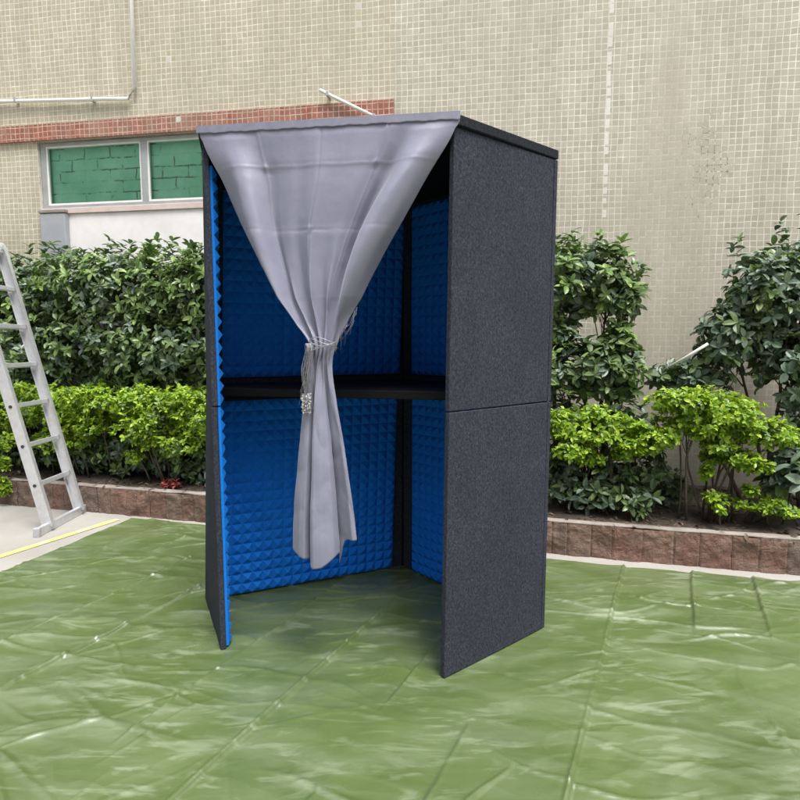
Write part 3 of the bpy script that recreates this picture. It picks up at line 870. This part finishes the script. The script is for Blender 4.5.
# ------------------------------------------------------------------ plants
def leaf_proto(w, fold, droop):
    # length 1 along +x, width w; midrib folded down a little, blunt tip drooping
    xs = np.array([0, .22, .52, .82, 1.0]); hw = np.array([0, .36, .50, .36, 0]) * w
    mid = np.array([(x, 0, -droop * x * x) for x in xs])
    v = [mid[0]]
    for i in (1, 2, 3): v += [mid[i] + [0, hw[i], fold * hw[i]], mid[i], mid[i] - [0, hw[i], -fold * hw[i]]]
    v.append(mid[4])
    f = [(0, 2, 1), (0, 3, 2), (1, 2, 5, 4), (2, 3, 6, 5), (4, 5, 8, 7), (5, 6, 9, 8), (7, 8, 10), (8, 9, 10)]
    return np.array(v), f
def leaves(tips, axes, length, w, per, spread, r, jit=.25, fold=.35, droop=.25):
    """rosettes of leaves at tips; returns verts, faces"""
    pv, pf = leaf_proto(w, fold, droop)
    n = len(tips)
    V, Fc = [], []
    T = np.repeat(tips, per, 0); A = np.repeat(axes, per, 0)
    k = len(T)
    ang = np.tile(np.arange(per) * 2.4, n) + np.repeat(r.uniform(0, 6.28, n), per) + r.normal(0, .3, k)
    th = np.radians(r.uniform(*spread, k))
    ref = np.where(np.abs(A[:, 2:3]) < .9, np.array([[0, 0, 1.]]), np.array([[1., 0, 0]]))
    e1 = np.cross(A, ref); e1 /= np.linalg.norm(e1, axis=1, keepdims=True); e2 = np.cross(A, e1)
    rad = e1 * np.cos(ang)[:, None] + e2 * np.sin(ang)[:, None]
    X = A * np.cos(th)[:, None] + rad * np.sin(th)[:, None] + r.normal(0, .12, (k, 3))
    X /= np.linalg.norm(X, axis=1, keepdims=True)
    up = A * np.sin(th)[:, None] - rad * np.cos(th)[:, None] * .6 + np.array([0, 0, .45]) + r.normal(0, jit, (k, 3))
    Y = np.cross(up, X); Y /= np.linalg.norm(Y, axis=1, keepdims=True); Z = np.cross(X, Y)
    L = length * r.uniform(.65, 1.2, k)
    base = T - A * (r.uniform(0, .5, k) * length)[:, None]
    P = base[:, None, :] + L[:, None, None] * (pv[None, :, 0:1] * X[:, None, :] + pv[None, :, 1:2] * Y[:, None, :] + pv[None, :, 2:3] * Z[:, None, :])
    V = P.reshape(-1, 3)
    Fs = []
    off = np.arange(k) * len(pv)
    tri = np.array([q for q in pf if len(q) == 3]); quad = np.array([q for q in pf if len(q) == 4])
    F3 = (off[:, None, None] + tri[None]).reshape(-1, 3).tolist(); F4 = (off[:, None, None] + quad[None]).reshape(-1, 4).tolist()
    return V, F3 + F4, k, len(tri), len(quad)
def clump_tips(clumps, n, r, shell=.55, up=.5):
    """clumps: (x, y, z, rx, ry, rz, weight) in bed coordinates (s, d, z)"""
    w = np.array([c[6] for c in clumps], float); w /= w.sum()
    ci = r.choice(len(clumps), n, p=w)
    C_ = np.array(clumps)[ci]
    d = r.normal(0, 1, (n, 3)); d /= np.linalg.norm(d, axis=1, keepdims=True)
    rad = 1 - shell * r.uniform(0, 1, n) ** 1.6
    q = d * rad[:, None] * C_[:, 3:6] * r.uniform(.86, 1.10, (n, 1))
    s_, dd, z = C_[:, 0] + q[:, 0], C_[:, 1] + q[:, 1], C_[:, 2] + q[:, 2]
    g = d / C_[:, 3:6]; g /= np.linalg.norm(g, axis=1, keepdims=True)
    ax = g * [1, 1, 1] + np.array([0, -.15, up]) + r.normal(0, .35, (n, 3)); ax /= np.linalg.norm(ax, axis=1, keepdims=True)
    P = CA[None] + s_[:, None] * CT + dd[:, None] * CN
    A3 = np.concatenate([ax[:, 0:1] * CT + ax[:, 1:2] * CN, ax[:, 2:3]], 1)
    return np.concatenate([P, z[:, None]], 1), A3
def shrub(name, label, cat, base, clumps, n, length, w, per, mats, group=None, seed=1, stems=7, spread=(45, 88), shell=.55, up=.5, stem_r=.012, share=(1.0,), spikes=(), dmin=.10, lean=.5):
    r = np.random.default_rng(seed)
    bs, bd = base
    root = thing(name, label, cat, bed(bs, bd, .17), group)
    tips, axes = clump_tips(clumps, n, r, shell, up)
    for (s, d, z, k) in spikes:                      # upright shoots
        q = bed(s, d, z)
        for i in range(k):
            tips = np.vstack([tips, [q.x + r.normal(0, .012), q.y + r.normal(0, .012), q.z - i * .05]]); a = np.array([r.normal(0, .2), r.normal(0, .2), 1]); axes = np.vstack([axes, a / np.linalg.norm(a)])
    # keep off the building wall and the booth
    keep = (tips[:, :2] - WA) @ WN < -.03
    bc = np.array([Bq[k] for k in 'DECB']); 
    for a, b in (('E', 'C'), ('C', 'B')):
        pass
    tips, axes = tips[keep], axes[keep]
    # new growth sits mostly on the upper twigs
    zr = np.clip((tips[:, 2] - tips[:, 2].min()) / (np.ptp(tips[:, 2]) + 1e-6), 0, 1)
    wts = np.stack([np.full(len(tips), sh) * ((.35 + 1.9 * zr ** 3) if mn == 'young' and len(mats) > 2 else 1.0) for mn, sh in zip(mats, share)])
    cum = np.cumsum(wts / wts.sum(0), 0); pick = r.uniform(0, 1, len(tips)); lo = np.zeros(len(tips))
    for q_, mname in enumerate(mats):
        sel = (pick >= lo) & (pick < cum[q_] + (1e-9 if q_ == len(mats) - 1 else 0)); lo = cum[q_]
        if mname in ('young',) :
            pass
        if sel.sum() == 0: continue
        V, Fc, k, t3, q4 = leaves(tips[sel], axes[sel], length, w, per, spread, r)
        mesh('foliage', V, Fc, M[mname], root, smooth=False)
    # stems
    m = MB(); rr = random.Random(seed)
    cand = [tips[i] for i in r.choice(len(tips), min(len(tips), stems * 5), replace=False)]
    b0 = bed(bs, bd, .15)
    for i in range(stems):
        c = clumps[i % len(clumps)]
        foot = bed(bs + (c[0] - bs) * lean + rr.uniform(-.10, .10), bd + (c[1] - bd) * .3 + rr.uniform(-.05, .05), .15)
        top = bed(c[0] + rr.uniform(-.5, .5) * c[3], c[1] + rr.uniform(-.3, .5) * c[4], c[2] + rr.uniform(-.1, .4) * c[5])
        mid = foot.lerp(top, .5) + Vector((rr.uniform(-.06, .06), rr.uniform(-.06, .06), .04))
        pts = [foot, foot.lerp(mid, .5) + Vector((rr.uniform(-.02, .02), rr.uniform(-.02, .02), 0)), mid, mid.lerp(top, .5) + Vector((rr.uniform(-.03, .03), 0, 0)), top]
        m.tube(pts, [stem_r, stem_r * .85, stem_r * .7, stem_r * .5, stem_r * .25], 6)
        for q in sorted(cand, key=lambda p: (Vector(p) - top).length)[:6]:
            q = Vector(q); st = mid.lerp(top, rr.uniform(.1, .9))
            m.tube([st, st.lerp(q, .5) + Vector((0, 0, -.02)), q], [stem_r * .4, stem_r * .28, stem_r * .12], 4)
    m.build('stem', M['bark'], root, True)
    return root

G1, G2 = 'dark hedge shrubs along the building wall', 'lime green shrubs along the kerb'
mixd = ('dark', 'young', 'blue')
def hedge(label, s, seed, top=2.12, w=.62, sh=(.44, .36, .20), extra=(), n=1350):
    r = random.Random(seed)
    cl = [(s, .58, 1.35, w, .36, .62, 3.0), (s - .35, .52, top - .36, .34, .30, .30, 1.5), (s + .32, .52, top - .40, .36, .30, .32, 1.5), (s + .02, .46, top - .32, .36, .28, .28, 1.4),
          (s - .3, .42, 1.30, .30, .22, .34, 1.0), (s + .35, .42, 1.25, .32, .22, .36, 1.0), (s, .66, .72, w, .26, .45, 1.5), (s - .3, .5, .45, .32, .2, .22, .6), (s + .3, .5, .45, .32, .2, .22, .6), (s, .34, .40, w, .16, .20, 1.6)] + list(extra)
    spikes = [(s + r.uniform(-.6, .6), .45 + r.uniform(-.1, .2), top + r.uniform(-.05, .03), 3) for _ in range(14)]
    return shrub('shrub', label, 'shrub', (s, .60), cl, int(n * 1.4), .068, .46, 6, mixd, G1, seed, 9, share=sh, spikes=spikes, stem_r=.014)
hedge('dark glossy green shrub of the hedge directly behind the ladder', -2.35, 21, 2.14, extra=[(-3.35, .58, 1.35, .6, .36, .66, 3.5), (-3.3, .6, .6, .6, .3, .4, 1.2)], n=1900)
hedge('dark glossy green shrub between the ladder and the booth, under the white wall panel', -1.25, 22, 2.12)
hedge('dark glossy green shrub close to the left wall of the booth', -.25, 23, 2.08, .58, extra=[(.75, .7, 1.2, .5, .3, .7, 2.5)], n=1750)
def subclumps(cl, seed):
    r = random.Random(seed); out = []
    for c in cl:
        k = max(2, int(6 * c[6]))
        for _ in range(k):
            f = .62
            out.append((c[0] + r.uniform(-f, f) * c[3], c[1] + r.uniform(-f, f) * c[4], c[2] + r.uniform(-f, f) * c[5], c[3] * r.uniform(.35, .6), c[4] * r.uniform(.45, .7), c[5] * r.uniform(.35, .55), c[6] / k))
    return out
def limebush(label, s, seed, top=.98, w=.5, d=.24, n=900, zlo=.52, clumps=None, name='lime_shrub'):
    rz = (top - zlo) / 2
    cl = clumps or [(s, d, zlo + rz, w, .24, rz, 2.2), (s - .28, d - .02, top - .18, .26, .22, .17, 1.2), (s + .27, d - .02, top - .17, .27, .22, .16, 1.2), (s + .05, d - .10, zlo + .10, .40, .14, .17, 1.2), (s - .2, d - .06, zlo - .02, .2, .12, .12, .5)]
    return shrub(name, label, 'shrub', (s, d + .12), subclumps(cl, seed), int(n * 1.7), .037, .56, 6, ('lime', 'young'), G2, seed, 10, spread=(40, 88), share=(.88, .12), shell=.6, up=.7, stem_r=.008, lean=.8)
cl = [(-2.15, .24, .74, .42, .24, .22, 2.2), (-2.45, .2, .80, .26, .22, .17, 1.2), (-3.1, .24, .74, .5, .24, .22, 2.4), (-1.88, .22, .80, .26, .22, .17, 1.2), (-2.1, .14, .62, .35, .14, .12, .9), (-1.74, -.07, .20, .10, .05, .11, .35), (-1.78, -.03, .34, .10, .06, .08, .25), (-1.85, .05, .48, .12, .1, .10, .3)]
limebush('lime green shrub behind the ladder with a sprig drooping over the kerb', -2.15, 31, clumps=cl, n=1450)
limebush('lime green shrub midway between the ladder and the booth', -1.30, 32, .99, .5)
limebush('lime green shrub pressed against the left wall of the booth', -.40, 33, 1.0, .52)

# right of the booth
cl = [(2.50, .60, 1.72, .34, .28, .30, 2.0), (2.74, .55, 1.72, .24, .22, .22, 1.2), (2.42, .5, 1.70, .22, .22, .26, 1.0), (2.88, .5, 1.60, .12, .16, .14, .5), (2.45, .55, 1.35, .16, .2, .2, .6), (2.55, .45, 1.14, .32, .22, .22, 1.6), (2.84, .48, 1.12, .20, .18, .20, 1.0), (2.86, .45, 1.34, .10, .12, .12, .3), (2.5, .55, .60, .42, .24, .34, 1.5), (2.9, .5, .75, .22, .2, .2, .6)]
shrub('shrub', 'tall loose shrub with pale lower leaves right beside the grey booth wall', 'shrub', (2.5, .6), cl, 1150, .074, .46, 6, ('dark', 'young', 'blue'), G1, 41, 9, share=(.40, .34, .26), stem_r=.014,
      spikes=[(2.4, .5, 2.0, 3), (2.55, .5, 2.04, 3), (2.7, .5, 2.03, 3), (2.85, .5, 1.97, 3), (2.98, .5, 1.80, 2)])
cl = [(3.95, .72, 1.50, .46, .36, .44, 2.6), (3.72, .6, 1.62, .26, .26, .28, 1.2), (4.15, .6, 1.75, .34, .3, .28, 1.2), (3.55, .62, 1.34, .22, .24, .20, .8), (4.05, .55, 1.15, .40, .26, .28, 1.2), (3.35, .72, 1.08, .30, .22, .12, .6), (4.1, .5, .72, .36, .26, .25, .7), (4.7, .65, 1.5, .5, .4, .5, 1.2)]
shrub('shrub', 'tall grey green shrub at the right edge of the bed with thin upright shoots', 'shrub', (4.1, .75), cl, 1600, .068, .50, 6, ('blue', 'dark', 'young'), G1, 42, 9, share=(.60, .30, .10), stem_r=.014,
      spikes=[(3.55, .6, 1.98, 3), (3.95, .6, 2.10, 4), (3.8, .6, 2.06, 3), (4.1, .5, 2.08, 3), (4.3, .5, 2.12, 3)])
cl = [(2.70, .26, .77, .27, .20, .15, 2.0), (2.53, .2, .70, .18, .15, .17, 1.2), (2.87, .22, .70, .16, .15, .16, 1.2), (2.66, .16, .58, .20, .12, .10, .6)]
limebush('compact lime green shrub nearest the right wall of the booth', 2.70, 34, n=560, clumps=cl)
cl = [(3.38, .30, .87, .40, .26, .17, 2.4), (3.16, .24, .88, .22, .2, .14, 1.0), (3.62, .22, .80, .26, .2, .18, 1.2), (3.10, .2, .70, .18, .14, .12, .7), (3.55, .22, .63, .28, .14, .09, .8), (3.36, .2, .55, .05, .05, .12, .18)]
limebush('broad spreading lime green shrub on thin stems with bare wall seen beneath', 3.40, 35, n=1000, clumps=cl)
cl = [(3.72, .16, .34, .14, .1, .05, 1), (3.45, .18, .34, .12, .1, .06, .8), (3.58, .2, .42, .05, .05, .05, .3)]
limebush('low lime green seedling plant just behind the kerb below the broad lime shrub', 3.6, 36, n=90, clumps=cl)
cl = [(3.85, .25, .55, .16, .12, .12, 1), (4.05, .28, .62, .2, .14, .16, 1), (3.75, .3, .48, .1, .1, .08, .5)]
shrub('leafy_plant', 'low plant with broad blue green leaves under the right edge shrub', 'plant', (3.92, .3), cl, 45, .11, .5, 5, ('blue', 'young'), None, 43, 5, share=(.8, .2), stem_r=.007)
cl = [(2.70, .34, .42, .36, .16, .18, 1), (2.98, .38, .50, .22, .14, .18, .8), (3.15, .55, .34, .2, .12, .12, .5), (2.75, .24, .32, .38, .08, .10, .6)]
shrub('leafy_plant', 'shady dark leaved undergrowth plant below the compact lime shrub by the booth', 'plant', (2.8, .38), cl, 260, .070, .46, 5, ('dark', 'blue', 'young'), None, 44, 5, share=(.5, .4, .1), stem_r=.006)
cl = [(-.35, .13, .235, .10, .04, .025, 1)]
shrub('seedling', 'small red leaved seedling on the kerb beside the left booth wall', 'seedling', (-.35, .17), cl, 12, .04, .5, 5, ('redl',), None, 45, 3, stem_r=.003)
cl = [(2.98, .22, .24, .05, .04, .03, 1)]
shrub('seedling', 'tiny green seedling in the bare soil behind the right kerb', 'seedling', (2.98, .22), cl, 10, .035, .4, 5, ('young',), None, 46, 3, stem_r=.003)

# fallen leaves and twigs on the soil
def litter():
    r = np.random.default_rng(5); n = 3200
    s = r.uniform(-3.6, 5, n); d = r.uniform(.03, 1.2, n) ** 1.2
    P = CA[None] + s[:, None] * CT + d[:, None] * CN
    z = np.where(d < .09, .215, .20 + .03 * np.clip(d - .15, 0, .4) + .05 * (fbm(s * 5, d * 5, 44) - .4))
    ax = r.normal(0, .35, (n, 3)) + [0, 0, 1]; ax /= np.linalg.norm(ax, axis=1, keepdims=True)
    V, Fc, *_ = leaves(np.concatenate([P, z[:, None]], 1), ax, .045, .42, 1, (75, 100), r)
    tag(mesh('leaf_litter', V, Fc, M['dry']), 'brown fallen leaves scattered over the soil of the planting bed', 'leaf litter', kind='stuff')
litter()
